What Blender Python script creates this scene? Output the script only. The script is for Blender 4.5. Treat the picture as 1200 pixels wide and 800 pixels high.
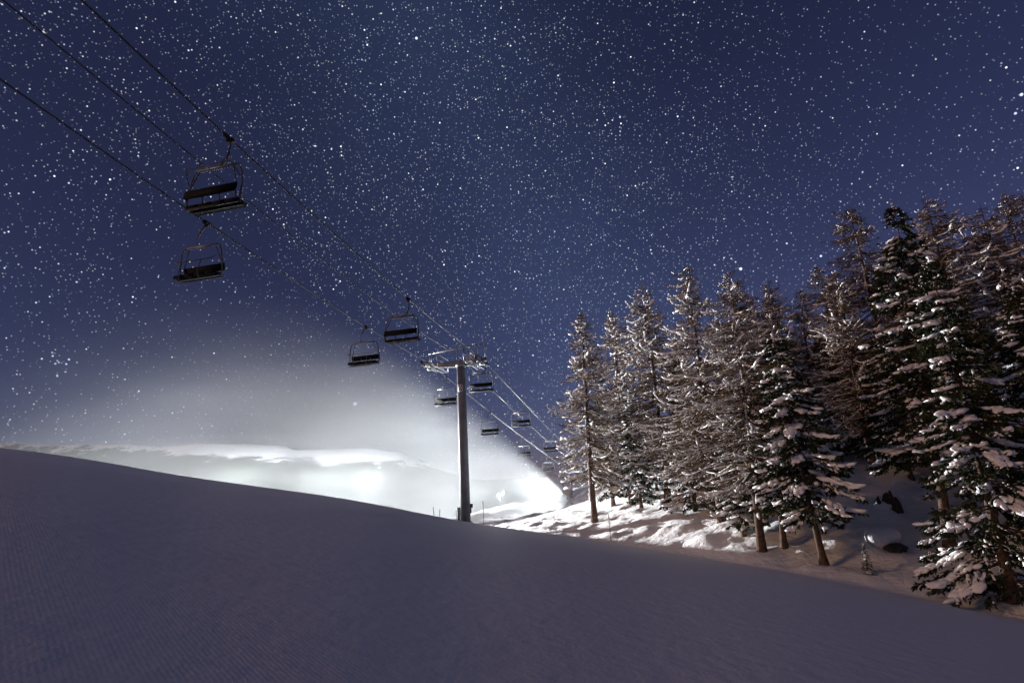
import bpy, math, random
import numpy as np
R = math.radians
scene = bpy.context.scene
for o in list(bpy.data.objects): bpy.data.objects.remove(o)
COL = scene.collection

# ------------------------------------------------------------------ camera
EYE, PITCH, ROLL, FPX = 1.7, R(14.3), R(3.1), 667.0
fwd = np.array([0, math.cos(PITCH), math.sin(PITCH)]); u0 = np.array([0, -math.sin(PITCH), math.cos(PITCH)]); r0 = np.array([1., 0, 0])
cup = u0*math.cos(ROLL)+r0*math.sin(ROLL); crt = r0*math.cos(ROLL)-u0*math.sin(ROLL)
from mathutils import Matrix, Vector
cam_d = bpy.data.cameras.new('camera'); cam = bpy.data.objects.new('camera', cam_d); COL.objects.link(cam)
m = Matrix.Identity(4)
for i in range(3):
    m[i][0] = crt[i]; m[i][1] = cup[i]; m[i][2] = -fwd[i]
m[2][3] = EYE
cam.matrix_world = m
cam_d.sensor_width = 36.0; cam_d.lens = FPX/1200*36.0
cam_d.clip_start = 0.1; cam_d.clip_end = 20000
scene.camera = cam
def ray(x, y):                       # photo pixel -> direction with unit forward component
    d = fwd*FPX+crt*(x-600)-cup*(y-400); return d/d[1]
def at(x, y, Y): return np.array([0, 0, EYE])+ray(x, y)*Y

# ------------------------------------------------------------------ sky
SUN_EL, SUN_AZ = R(17), R(-118)      # azimuth from +y (view direction) towards +x
sun_dir = np.array([math.sin(SUN_AZ)*math.cos(SUN_EL), math.cos(SUN_AZ)*math.cos(SUN_EL), math.sin(SUN_EL)])
world = bpy.data.worlds.new('World'); scene.world = world; world.use_nodes = True
wn, wl = world.node_tree.nodes, world.node_tree.links
wn.clear()
def N(nodes, t, **kw):
    n = nodes.new(t)
    for k, v in kw.items(): setattr(n, k, v)
    return n
def mth(nt, op, a, b=None, c=None, clamp=False):
    n = nt.nodes.new('ShaderNodeMath'); n.operation = op; n.use_clamp = clamp
    for i, v in enumerate((a, b, c)):
        if v is None: continue
        if isinstance(v, (int, float)): n.inputs[i].default_value = v
        else: nt.links.new(v, n.inputs[i])
    return n.outputs[0]
def sstep(nt, x, lo, hi, tlo=0., thi=1.):
    n = nt.nodes.new('ShaderNodeMapRange'); n.interpolation_type = 'SMOOTHSTEP'
    nt.links.new(x, n.inputs[0])
    for i, v in enumerate((lo, hi, tlo, thi)): n.inputs[i+1].default_value = v
    return n.outputs[0]
wt = world.node_tree
sky = N(wn, 'ShaderNodeTexSky', sky_type='NISHITA'); sky.sun_disc = False
sky.sun_elevation = SUN_EL; sky.sun_rotation = SUN_AZ; sky.altitude = 1800; sky.air_density = 1.0; sky.dust_density = 0.6; sky.ozone_density = 3.0
tint = N(wn, 'ShaderNodeMix', data_type='RGBA', blend_type='MULTIPLY'); tint.inputs[0].default_value = 1.0
wl.new(sky.outputs[0], tint.inputs[6]); tint.inputs[7].default_value = (1.05, 0.69, 0.95, 1)
tc = N(wn, 'ShaderNodeTexCoord')
def vdot(vec):
    n = N(wn, 'ShaderNodeVectorMath', operation='DOT_PRODUCT'); wl.new(tc.outputs['Generated'], n.inputs[0]); n.inputs[1].default_value = vec; return n.outputs['Value']
def unit(v): v = np.array(v, float); return v/np.linalg.norm(v)
# the Milky Way: a faint belt of light and of denser stars along a great circle
mw_n = unit(np.cross(unit(ray(470, 0)), unit(ray(640, 330))))
band = sstep(wt, mth(wt, 'ABSOLUTE', vdot(tuple(mw_n))), 0.0, 0.55, 1.0, 0.0)
nz = N(wn, 'ShaderNodeTexNoise'); nz.inputs['Scale'].default_value = 4.5; nz.inputs['Detail'].default_value = 5; wl.new(tc.outputs['Generated'], nz.inputs['Vector'])
patch = sstep(wt, nz.outputs[0], 0.32, 0.68)
dens = mth(wt, 'ADD', mth(wt, 'MULTIPLY', band, 0.6), mth(wt, 'MULTIPLY', patch, 0.6))
def star_layer(scale, rad, gain, lo, pw):
    v = N(wn, 'ShaderNodeTexVoronoi'); v.voronoi_dimensions = '3D'; v.feature = 'F1'; v.inputs['Scale'].default_value = scale
    wl.new(tc.outputs['Generated'], v.inputs['Vector'])
    d = mth(wt, 'MULTIPLY_ADD', v.outputs['Distance'], -1.0/(rad*scale), 1.0, clamp=True)
    d = mth(wt, 'POWER', d, 0.8)
    sx = N(wn, 'ShaderNodeSeparateColor'); wl.new(v.outputs['Color'], sx.inputs[0])
    keep = mth(wt, 'LESS_THAN', sx.outputs[1], mth(wt, 'ADD', dens, lo))
    b = mth(wt, 'MULTIPLY', mth(wt, 'POWER', sx.outputs[0], pw), gain)
    i = mth(wt, 'MULTIPLY', mth(wt, 'MULTIPLY', d, b), keep)
    hue = N(wn, 'ShaderNodeMix', data_type='RGBA'); wl.new(sx.outputs[2], hue.inputs[0])
    hue.inputs[6].default_value = (0.55, 0.7, 1.0, 1); hue.inputs[7].default_value = (1.0, 0.93, 0.8, 1)
    e = N(wn, 'ShaderNodeMix', data_type='RGBA', blend_type='MULTIPLY'); e.inputs[0].default_value = 1
    wl.new(hue.outputs[2], e.inputs[6]); wl.new(i, e.inputs[7]); return e.outputs[2]
cols = [star_layer(160.0, 0.0012, 1.8, 0.22, 3.4), star_layer(82.0, 0.0014, 3.6, 0.12, 3.4), star_layer(240.0, 0.0011, 0.75, 0.35, 1.8)]
# the bright single stars and the small clusters that the photograph shows
BRIGHT = [(868, 315, 2.2, 2.7), (962, 300, 1.6, 2.0), (488, 45, 2.2, 2.2), (416, 473, 3.2, 3.2), (1197, 111, 1.8, 2.2), (1190, 133, 1.5, 1.8), (857, 303, 1.0, 1.6), (862, 307, 1.0, 1.6)]
rs = random.Random(5)
BRIGHT += [(70+rs.gauss(0, 7), 425+rs.gauss(0, 7), rs.uniform(0.5, 1.1), 1.5) for _ in range(9)]
BRIGHT += [(725+rs.gauss(0, 3), 140+rs.gauss(0, 5), 0.9, 1.5) for _ in range(3)]
acc = None
for (px, py, gain, size) in BRIGHT:
    c = vdot(tuple(unit(ray(px, py))))
    a = size/1000.0
    i = mth(wt, 'MULTIPLY', mth(wt, 'MULTIPLY_ADD', c, 2/a**2, 1-2/a**2, clamp=True), gain)
    acc = i if acc is None else mth(wt, 'ADD', acc, i)
bc = N(wn, 'ShaderNodeMix', data_type='RGBA', blend_type='MULTIPLY'); bc.inputs[0].default_value = 1; bc.inputs[6].default_value = (0.62, 0.76, 1, 1); wl.new(acc, bc.inputs[7])
cols.append(bc.outputs[2])
SKY_STRENGTH = 0.026
s_in = None
for c in cols:
    if s_in is None: s_in = c; continue
    a = N(wn, 'ShaderNodeMix', data_type='RGBA', blend_type='ADD'); a.inputs[0].default_value = 1; wl.new(s_in, a.inputs[6]); wl.new(c, a.inputs[7]); s_in = a.outputs[2]
mwc = N(wn, 'ShaderNodeMix', data_type='RGBA', blend_type='MULTIPLY'); mwc.inputs[0].default_value = 1
wl.new(mth(wt, 'MULTIPLY', mth(wt, 'POWER', band, 2.0), mth(wt, 'MULTIPLY_ADD', patch, 0.012, 0.022)), mwc.inputs[6]); mwc.inputs[7].default_value = (0.35, 0.62, 1.25, 1)
a = N(wn, 'ShaderNodeMix', data_type='RGBA', blend_type='ADD'); a.inputs[0].default_value = 1; wl.new(s_in, a.inputs[6]); wl.new(mwc.outputs[2], a.inputs[7]); s_in = a.outputs[2]
bg1 = N(wn, 'ShaderNodeBackground'); wl.new(tint.outputs[2], bg1.inputs[0]); bg1.inputs[1].default_value = SKY_STRENGTH
bg2 = N(wn, 'ShaderNodeBackground'); wl.new(s_in, bg2.inputs[0]); bg2.inputs[1].default_value = 1.0
ad = N(wn, 'ShaderNodeAddShader'); wl.new(bg1.outputs[0], ad.inputs[0]); wl.new(bg2.outputs[0], ad.inputs[1])
wo = N(wn, 'ShaderNodeOutputWorld'); wl.new(ad.outputs[0], wo.inputs[0])

# ------------------------------------------------------------------ sun lamp: the faint warm glow that reaches the tree tops
sl = bpy.data.lights.new('sun', 'SUN'); sl.energy = 0.72; sl.angle = R(9.0); sl.color = (1.0, 0.55, 0.28)
so = bpy.data.objects.new('sun', sl); COL.objects.link(so)
so.rotation_euler = Vector(tuple(-sun_dir)).to_track_quat('-Z', 'Y').to_euler()
vs = scene.view_settings; vs.view_transform = 'Standard'; vs.look = 'None'; vs.gamma = 1; vs.use_curve_mapping = False; vs.exposure = 0.0
cy = scene.cycles; cy.use_denoising = True; cy.max_bounces = 6; cy.diffuse_bounces = 3; cy.volume_bounces = 0; cy.transparent_max_bounces = 8
cy.volume_step_rate = 0.2; cy.volume_max_steps = 300; cy.use_adaptive_sampling = False; cy.sample_clamp_indirect = 3.0

# ------------------------------------------------------------------ materials
def mat(name, col, rough=0.6, metal=0.0, var=0.0, scale=8.0, bump=0.0, bscale=20.0, col2=None, emit=None, estr=0.0, spec=None):
    mt = bpy.data.materials.new(name); mt.use_nodes = True; nt = mt.node_tree; b = nt.nodes['Principled BSDF']
    b.inputs['Base Color'].default_value = (*col, 1); b.inputs['Roughness'].default_value = rough; b.inputs['Metallic'].default_value = metal
    if spec is not None: b.inputs['Specular IOR Level'].default_value = spec
    t = N(nt.nodes, 'ShaderNodeTexCoord')
    if var or col2:
        n = N(nt.nodes, 'ShaderNodeTexNoise'); n.inputs['Scale'].default_value = scale; n.inputs['Detail'].default_value = 5; nt.links.new(t.outputs['Object'], n.inputs['Vector'])
        mx = N(nt.nodes, 'ShaderNodeMix', data_type='RGBA'); c2 = col2 or tuple(c*(1-var) for c in col)
        mx.inputs[6].default_value = (*c2, 1); mx.inputs[7].default_value = (*col, 1)
        nt.links.new(sstep(nt, n.outputs[0], 0.35, 0.65), mx.inputs[0]); nt.links.new(mx.outputs[2], b.inputs['Base Color'])
    if bump:
        n2 = N(nt.nodes, 'ShaderNodeTexNoise'); n2.inputs['Scale'].default_value = bscale; n2.inputs['Detail'].default_value = 6; nt.links.new(t.outputs['Object'], n2.inputs['Vector'])
        bp = N(nt.nodes, 'ShaderNodeBump'); bp.inputs['Strength'].default_value = 1.0; bp.inputs['Distance'].default_value = bump; nt.links.new(n2.outputs[0], bp.inputs['Height']); nt.links.new(bp.outputs[0], b.inputs['Normal'])
    if emit: b.inputs['Emission Color'].default_value = (*emit, 1); b.inputs['Emission Strength'].default_value = estr
    return mt
M = {}
M['snow'] = mat('tree_snow', (0.86, 0.87, 0.9), 0.65, bump=0.02, bscale=14, spec=0.2)
M['needle'] = mat('spruce_needles', (0.052, 0.07, 0.03), 0.6, col2=(0.022, 0.03, 0.016), scale=1.3, spec=0.2)
M['twig'] = mat('larch_twigs', (0.145, 0.095, 0.054), 0.85, col2=(0.085, 0.06, 0.037), scale=2.0, spec=0.1)
M['bark'] = mat('bark', (0.13, 0.085, 0.062), 0.9, col2=(0.06, 0.043, 0.036), scale=9, bump=0.03, bscale=22, spec=0.1)
M['galv'] = mat('galvanised_steel', (0.27, 0.285, 0.31), 0.5, 0.55, col2=(0.27, 0.28, 0.3), scale=2.2, bump=0.002)
M['pole'] = mat('grey_painted_steel', (0.15, 0.162, 0.19), 0.6, 0.15, col2=(0.11, 0.118, 0.14), scale=1.4, bump=0.003, bscale=7)
M['dark'] = mat('black_seat_padding', (0.008, 0.008, 0.0085), 0.75, col2=(0.012, 0.012, 0.0125), scale=6, spec=0.12)
M['frame'] = mat('chair_steel_tube', (0.10, 0.10, 0.105), 0.6, 0.3, var=0.3)
M['rope'] = mat('steel_rope', (0.10, 0.10, 0.104), 0.38, 0.5, var=0.3, scale=40)
M['rubber'] = mat('black_rubber', (0.02, 0.02, 0.02), 0.8, var=0.3)
M['white'] = mat('white_paint', (0.7, 0.7, 0.7), 0.5, var=0.12)
M['black'] = mat('black_print', (0.02, 0.02, 0.02), 0.6, var=0.2)
M['pink'] = mat('faded_red_paint', (0.45, 0.13, 0.1), 0.6, var=0.3)
M['yellow'] = mat('pale_machine_paint', (0.5, 0.5, 0.5), 0.5, var=0.2)
M['lamp'] = mat('lamp_glass', (0.9, 0.95, 1.0), 0.3, emit=(0.9, 0.97, 1.0), estr=60.0)
M['rock'] = mat('dark_rock', (0.06, 0.055, 0.052), 0.9, var=0.5, scale=5, bump=0.04, bscale=6)
M['wood'] = mat('grey_wood_post', (0.14, 0.11, 0.085), 0.9, var=0.4, scale=18, bump=0.01, bscale=30)

# ------------------------------------------------------------------ mesh helpers
def mesh(name, V, polys, smooth=False):
    V = np.asarray(V, np.float32); polys = [np.asarray(p, np.int32) for p in polys if len(p)]
    me = bpy.data.meshes.new(name); me.vertices.add(len(V)); me.vertices.foreach_set('co', V.ravel())
    sizes = np.concatenate([np.full(len(p), p.shape[1], np.int32) for p in polys]); loops = np.concatenate([p.ravel() for p in polys])
    starts = np.concatenate([[0], np.cumsum(sizes)[:-1]]).astype(np.int32)
    me.loops.add(len(loops)); me.loops.foreach_set('vertex_index', loops)
    me.polygons.add(len(sizes)); me.polygons.foreach_set('loop_start', starts); me.polygons.foreach_set('loop_total', sizes)
    if smooth: me.polygons.foreach_set('use_smooth', np.ones(len(sizes), bool))
    me.update(calc_edges=True); return me
def obj(name, me, material=None, parent=None):
    o = bpy.data.objects.new(name, me); COL.objects.link(o)
    if me is not None and material is not None and not me.materials: me.materials.append(material)
    if parent is not None: o.parent = parent
    return o
def tag(o, label=None, cat=None, group=None, kind=None):
    if label: o['label'] = label
    if cat: o['category'] = cat
    if group: o['group'] = group
    if kind: o['kind'] = kind
    return o
def empty(name, loc=(0, 0, 0), rz=0.0):
    o = bpy.data.objects.new(name, None); COL.objects.link(o); o.location = tuple(loc); o.rotation_euler[2] = rz; o.empty_display_size = 0.3; return o
def copy_tree(o, parent=None):
    c = o.copy(); COL.objects.link(c); c.parent = parent
    for ch in list(o.children): copy_tree(ch, c)
    return c
def tubes(P, Rr, sides, cap=True):
    """P (n,k,3) polylines, Rr (n,k) radii -> verts, quads (+ end caps for >2 sides)"""
    P = np.asarray(P, float); Rr = np.asarray(Rr, float); n, k, _ = P.shape
    T = np.gradient(P, axis=1); T /= np.linalg.norm(T, axis=2, keepdims=True)+1e-9
    ref = np.zeros_like(T); ref[..., 2] = 1; vert = np.abs(T[..., 2]).mean(axis=1) > 0.8; ref[vert] = (1, 0, 0)
    A = np.cross(T, ref); A /= np.linalg.norm(A, axis=2, keepdims=True)+1e-9; Bv = np.cross(T, A)
    th = np.arange(sides)/sides*2*math.pi
    V = P[:, :, None, :]+Rr[:, :, None, None]*(np.cos(th)[None, None, :, None]*A[:, :, None, :]+np.sin(th)[None, None, :, None]*Bv[:, :, None, :])
    idx = np.arange(n*k*sides).reshape(n, k, sides); nx = np.roll(idx, -1, axis=2)
    Q = np.stack([idx[:, :-1], nx[:, :-1], nx[:, 1:], idx[:, 1:]], axis=-1).reshape(-1, 4)
    caps = []
    if cap: caps = [idx[:, 0, ::-1].reshape(n, sides), idx[:, -1].reshape(n, sides)]
    return V.reshape(-1, 3), [Q]+caps
class MB:
    def __init__(s): s.V = []; s.F = {}; s.n = 0
    def add(s, V, polys):
        V = np.asarray(V, float)
        for p in polys:
            p = np.asarray(p)
            if len(p): s.F.setdefault(p.shape[1], []).append(p+s.n)
        s.V.append(V); s.n += len(V); return s
    def box(s, c, size, rot=None):
        h = np.array(size)/2.0; V = np.array([[x, y, z] for x in (-1, 1) for y in (-1, 1) for z in (-1, 1)])*h
        if rot is not None: V = V@np.array(rot).T
        return s.add(V+np.array(c), [np.array([[0, 1, 3, 2], [4, 6, 7, 5], [0, 4, 5, 1], [2, 3, 7, 6], [0, 2, 6, 4], [1, 5, 7, 3]])])
    def tube(s, pts, r, sides=8):
        pts = np.array(pts, float); r = np.full(len(pts), r) if np.isscalar(r) else np.array(r, float)
        return s.add(*tubes(pts[None], r[None], sides))
    def lathe(s, c, axis, prof, sides=16):
        axis = unit(axis); c = np.array(c, float); return s.tube([c+axis*t for t, _ in prof], [r for _, r in prof], sides)
    def build(s, name, material=None, parent=None, smooth=False, loc=None):
        me = mesh(name, np.concatenate(s.V), [np.concatenate(f) for f in s.F.values()], smooth)
        o = obj(name, me, material, parent)
        if loc is not None: o.location = tuple(loc)
        return o
def ico(sub, rng=None, amt=0.0):
    import bmesh
    bm = bmesh.new(); bmesh.ops.create_icosphere(bm, subdivisions=sub, radius=1.0)
    V = np.array([v.co[:] for v in bm.verts]); F = np.array([[v.index for v in f.verts] for f in bm.faces]); bm.free()
    if rng is not None: V = V*(1+amt*rng.standard_normal((len(V), 1)))
    return V, F
def scatter(tv, tf, mats, locs):
    n = len(locs)
    V = np.einsum('nij,vj->nvi', mats, tv)+locs[:, None, :]
    F = (tf[None]+np.arange(n)[:, None, None]*len(tv)).reshape(-1, tf.shape[1])
    return V.reshape(-1, 3), F
def frames(T, scale, rng, tiltnoise=0.0):
    """rotation*scale matrices with local x along T, local z near world up; scale (n,3)"""
    T = T/(np.linalg.norm(T, axis=1, keepdims=True)+1e-9)
    up = np.tile([0., 0, 1], (len(T), 1))+tiltnoise*rng.standard_normal((len(T), 3))
    Y = np.cross(up, T); Y /= np.linalg.norm(Y, axis=1, keepdims=True)+1e-9; Z = np.cross(T, Y)
    return np.stack([T*scale[:, :1], Y*scale[:, 1:2], Z*scale[:, 2:3]], axis=2)

# ------------------------------------------------------------------ ground: groomed piste, rough bank under the wood, valley
PK = [(0, 524), (50, 529), (100, 537), (150, 546), (200, 556), (250, 563), (300, 569), (350, 576), (400, 583), (450, 592), (500, 603), (546, 612), (600, 619), (650, 626), (700, 634), (760, 643), (850, 652), (960, 667), (1080, 689), (1150, 702), (1200, 711)]
C0 = 0.08; KAP = C0**2/4/EYE; RHOC = math.sqrt(EYE/KAP)
_phi = []; _S = []
for q in PK:
    d = ray(*q); _phi.append(math.atan2(d[0], d[1])); _S.append(d[2]/math.hypot(d[0], d[1]))
_phi = np.array(_phi); _S = np.array(_S)
_A = np.stack([-np.sin(_phi), -np.cos(_phi)], 1); PA, PB = np.linalg.lstsq(_A, _S+C0, rcond=None)[0]
_res = _S-(_A@np.array([PA, PB])-C0)
_gp = np.concatenate([[-math.pi, -1.4], _phi, [1.35, math.pi]]); _gr = np.concatenate([[0, 0], _res, [0, 0]])
_fine = np.linspace(-math.pi, math.pi, 721); _fr = np.interp(_fine, _gp, _gr)
_k = np.exp(-0.5*(np.arange(-30, 31)/6.0)**2); _k /= _k.sum(); _fr = np.convolve(np.pad(_fr, 30, mode='wrap'), _k, mode='valid')
def h_piste(x, y):
    rho = np.hypot(x, y); phi = np.arctan2(x, y)
    r = np.interp(phi, _fine, _fr)
    far = np.maximum(rho-48, 0)
    return -PA*x-PB*y-KAP*rho**2+r*rho-0.0022*far**2
BP = np.array([at(*q, Y) for q, Y in [((697, 612), 44), ((890, 645), 29), ((965, 661), 26), ((1112, 642), 28), ((1187, 706), 21), ((740, 591), 55), ((787, 562), 60), ((815, 594), 42), ((690, 585), 70), ((760, 557), 75), ((1000, 522), 45), ((1040, 532), 40), ((668, 594), 75), ((628, 616), 52), ((650, 602), 62), ((1045, 592), 33), ((1040, 637), 28), ((850, 560), 60), ((930, 540), 60), ((1150, 520), 45), ((1250, 560), 35)]])
_ln = np.c_[BP[:, :2], np.ones(len(BP))]; BL = np.linalg.lstsq(_ln, BP[:, 2], rcond=None)[0]
_d = np.hypot(BP[:, None, 0]-BP[None, :, 0], BP[:, None, 1]-BP[None, :, 1]); BW = np.linalg.solve(np.exp(-(_d/11.0)**2)+0.06*np.eye(len(BP)), BP[:, 2]-_ln@BL)
def h_bank(x, y):
    x = np.asarray(x, float); y = np.asarray(y, float)
    z = BL[0]*x+BL[1]*y+BL[2]
    for (px, py, _), w in zip(BP, BW): z = z+w*np.exp(-((x-px)**2+(y-py)**2)/121.0)
    lip = np.clip((x-6)/6, 0, 1); z = z+0.42*lip*lip*(3-2*lip)
    return z-0.0035*np.maximum(y-74, 0)**2-0.004*np.maximum(x-40, 0)**2-0.004*np.maximum(-y, 0)**2
def vnoise(x, y, s, seed):
    x = x/s; y = y/s; xi = np.floor(x).astype(np.int64); yi = np.floor(y).astype(np.int64); fx = x-xi; fy = y-yi
    fx = fx*fx*(3-2*fx); fy = fy*fy*(3-2*fy)
    def hsh(a, b):
        v = np.sin(a*127.1+b*311.7+seed*74.7)*43758.5453; return v-np.floor(v)
    return (hsh(xi, yi)*(1-fx)+hsh(xi+1, yi)*fx)*(1-fy)+(hsh(xi, yi+1)*(1-fx)+hsh(xi+1, yi+1)*fx)*fy-0.5
def bank_mask(x, y):
    k = h_bank(x, y)-h_piste(x, y); return 1/(1+np.exp(-np.clip(k/0.10, -40, 40)))
def ground(x, y, rough=True):
    x = np.asarray(x, float); y = np.asarray(y, float)
    a = h_piste(x, y); b = h_bank(x, y); w = bank_mask(x, y)
    if rough:
        b = b+0.34*vnoise(x, y, 4.1, 1)+0.30*vnoise(x+0.6*y, y-0.3*x, 1.9, 2)+0.24*vnoise(x, y, 0.95, 3)+0.16*vnoise(x+y, y-x, 0.55, 7)-0.25*np.abs(vnoise(x-0.5*y, y, 2.6, 4))
        a = a+0.05*vnoise(x, y, 9.0, 5)+0.016*vnoise(x, y, 2.2, 6)
    z = a*(1-w)+np.maximum(a, b)*w
    rho = np.hypot(x, y); t = np.clip((rho-110)/200, 0, 1); t = t*t*(3-2*t)
    return np.where(rho > 110, np.maximum(z, -60)*(1-t)-60*t, z)
def axis(lo, hi, step, far):
    c = list(np.arange(lo, hi+1e-6, step)); s = step
    while c[-1] < far: s *= 1.22; c.append(c[-1]+s)
    s = step
    while c[0] > -far: s *= 1.22; c.insert(0, c[0]-s)
    return np.array(c)
gx = axis(-34, 34, 0.3, 7000); gy = axis(1, 82, 0.3, 7000)
GX, GY = np.meshgrid(gx, gy); GZ = ground(GX, GY)
nx_, ny_ = len(gx), len(gy); ii = np.arange(nx_*ny_).reshape(ny_, nx_)
gq = np.stack([ii[:-1, :-1], ii[:-1, 1:], ii[1:, 1:], ii[1:, :-1]], -1).reshape(-1, 4)
gme = mesh('snow_ground', np.stack([GX, GY, GZ], -1).reshape(-1, 3), [gq], True)
att = gme.attributes.new('groomed', 'FLOAT', 'POINT'); att.data.foreach_set('value', (1-bank_mask(GX, GY)).astype(np.float32).ravel())
gm = bpy.data.materials.new('piste_snow'); gm.use_nodes = True; nt = gm.node_tree; b = nt.nodes['Principled BSDF']
b.inputs['Base Color'].default_value = (0.84, 0.85, 0.88, 1); b.inputs['Roughness'].default_value = 0.8; b.inputs['Specular IOR Level'].default_value = 0.03
t = N(nt.nodes, 'ShaderNodeTexCoord'); ga = N(nt.nodes, 'ShaderNodeAttribute', attribute_name='groomed')
cd = unit(ray(-30, 490)[:2])         # direction the groomer drove
sx = N(nt.nodes, 'ShaderNodeVectorMath', operation='DOT_PRODUCT'); nt.links.new(t.outputs['Object'], sx.inputs[0]); sx.inputs[1].default_value = (cd[1], -cd[0], 0)
wob = N(nt.nodes, 'ShaderNodeTexNoise'); wob.inputs['Scale'].default_value = 0.5; nt.links.new(t.outputs['Object'], wob.inputs['Vector'])
cor = mth(nt, 'SINE', mth(nt, 'MULTIPLY', mth(nt, 'ADD', sx.outputs['Value'], mth(nt, 'MULTIPLY', wob.outputs[0], 0.06)), 2*math.pi/0.042))
n1 = N(nt.nodes, 'ShaderNodeTexNoise'); n1.inputs['Scale'].default_value = 3.0; n1.inputs['Detail'].default_value = 8; n1.inputs['Roughness'].default_value = 0.62; nt.links.new(t.outputs['Object'], n1.inputs['Vector'])
wear = sstep(nt, wob.outputs[0], 0.3, 0.6, 0.35, 1.0)
hg = mth(nt, 'ADD', mth(nt, 'MULTIPLY', mth(nt, 'MULTIPLY', cor, wear), 0.0004), mth(nt, 'MULTIPLY', n1.outputs[0], 0.03))
hr = mth(nt, 'MULTIPLY', n1.outputs[0], 0.16)
mixh = N(nt.nodes, 'ShaderNodeMix', data_type='FLOAT'); nt.links.new(ga.outputs['Fac'], mixh.inputs[0]); nt.links.new(hr, mixh.inputs[2]); nt.links.new(hg, mixh.inputs[3])
bp = N(nt.nodes, 'ShaderNodeBump'); bp.inputs['Distance'].default_value = 1.0; bp.inputs['Strength'].default_value = 1.0; nt.links.new(mixh.outputs[0], bp.inputs['Height']); nt.links.new(bp.outputs[0], b.inputs['Normal'])
go = obj('snow_ground', gme, gm); tag(go, 'groomed snow slope with a rough snowy bank under the wood', 'snow', kind='structure')
def gz(x, y): return float(ground(np.array([x]), np.array([y]))[0])

# ------------------------------------------------------------------ mountain across the valley
MD = 1300.0
SIL = [(-200, 522), (0, 519), (60, 521), (150, 520), (185, 523), (230, 519), (290, 520), (335, 522), (345, 527), (385, 526), (430, 525), (470, 530), (500, 541), (520, 552), (560, 562), (620, 560), (660, 559), (700, 560), (800, 548), (900, 540), (1000, 530), (1250, 515)]
px = np.linspace(-200, 1250, 420); py = np.interp(px, [q[0] for q in SIL], [q[1] for q in SIL])
rng = np.random.default_rng(3)
depth = np.linspace(0, 1, 46)
rows = []
top = np.array([at(a_, b_, MD) for a_, b_ in zip(px, py)])
for d in depth:
    X = top[:, 0]*(1-0.42*d)*1.0; Y = top[:, 1]*(1-0.42*d)
    Z = -60+(top[:, 2]+60)*(1-d)**1.25
    rough_ = 9*vnoise(X, Y, 60, 11)+5*vnoise(X, Y, 22, 12)+2.5*vnoise(X, Y, 9, 13)
    rows.append(np.stack([X, Y, Z+rough_*(np.sin(math.pi*min(d*2.0, 1)/2) if d < 0.5 else 1)*(1-d*0.7)], -1))
back = top.copy(); back[:, :2] *= 1.6; back[:, 2] = -80
rows = [back]+rows; MV = np.stack(rows)
r_, c_ = MV.shape[:2]; ii = np.arange(r_*c_).reshape(r_, c_); mq = np.stack([ii[:-1, :-1], ii[1:, :-1], ii[1:, 1:], ii[:-1, 1:]], -1).reshape(-1, 4)
mm = bpy.data.materials.new('snowy_mountain'); mm.use_nodes = True; nt = mm.node_tree; b = nt.nodes['Principled BSDF']; b.inputs['Roughness'].default_value = 0.8
t = N(nt.nodes, 'ShaderNodeTexCoord'); sp = N(nt.nodes, 'ShaderNodeSeparateXYZ'); nt.links.new(t.outputs['Object'], sp.inputs[0])
n1 = N(nt.nodes, 'ShaderNodeTexNoise'); n1.inputs['Scale'].default_value = 0.02; n1.inputs['Detail'].default_value = 9; n1.inputs['Roughness'].default_value = 0.68; nt.links.new(t.outputs['Object'], n1.inputs['Vector'])
line = mth(nt, 'ADD', sp.outputs[2], mth(nt, 'MULTIPLY', mth(nt, 'SUBTRACT', n1.outputs[0], 0.5), 90.0))
line = mth(nt, 'ADD', line, mth(nt, 'ADD', mth(nt, 'MULTIPLY', sp.outputs[0], 0.10), mth(nt, 'MULTIPLY', mth(nt, 'MAXIMUM', sp.outputs[0], 0.0), 0.9)))
fo = sstep(nt, line, 30.0, 42.0)
mx = N(nt.nodes, 'ShaderNodeMix', data_type='RGBA'); nt.links.new(fo, mx.inputs[0]); mx.inputs[6].default_value = (0.045, 0.05, 0.042, 1); mx.inputs[7].default_value = (0.84, 0.86, 0.88, 1); nt.links.new(mx.outputs[2], b.inputs['Base Color'])
mo = obj('mountain', mesh('mountain', MV.reshape(-1, 3), [mq], True), mm); tag(mo, 'long mountain ridge with a snowy top and dark forest', 'mountain', kind='structure')

# ------------------------------------------------------------------ chairlift
ANG = R(13.0); T0 = at(503.5, 427, 51.0); T0[2] = 13.05
ldir = np.array([math.sin(ANG), math.cos(ANG), 0]); lat = np.array([math.cos(ANG), -math.sin(ANG), 0])
def lift_z(t): return 13.05-0.01*t+0.0013*t*t if t < 0 else 13.05-0.118*t+0.00024*t*t
T2 = 86.0
def lift(t, s, dz=0.0):
    p = T0+ldir*t+lat*s; p[2] = lift_z(t)+dz; return p
for s, lab in ((0.0, 'steel haul rope carrying the chairs that face up the hill'), (5.0, 'steel haul rope carrying the chairs that face down the hill')):
    o = MB().tube([lift(t, s) for t in np.concatenate([np.arange(-90, -2, 2.0), np.arange(-2, 2, 0.5), np.arange(2, 175, 3.0)])], 0.034, 6).build('haul_rope', M['rope'], smooth=True); tag(o, lab, 'rope', 'haul ropes')
o = MB().tube([lift(t, 2.95, 0.25*math.exp(-(t/9.0)**2)) for t in np.arange(-90, 175, 3.0)], 0.024, 6).build('communication_cable', M['rope'], smooth=True); tag(o, 'thin cable strung between the two haul ropes', 'cable')

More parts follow.
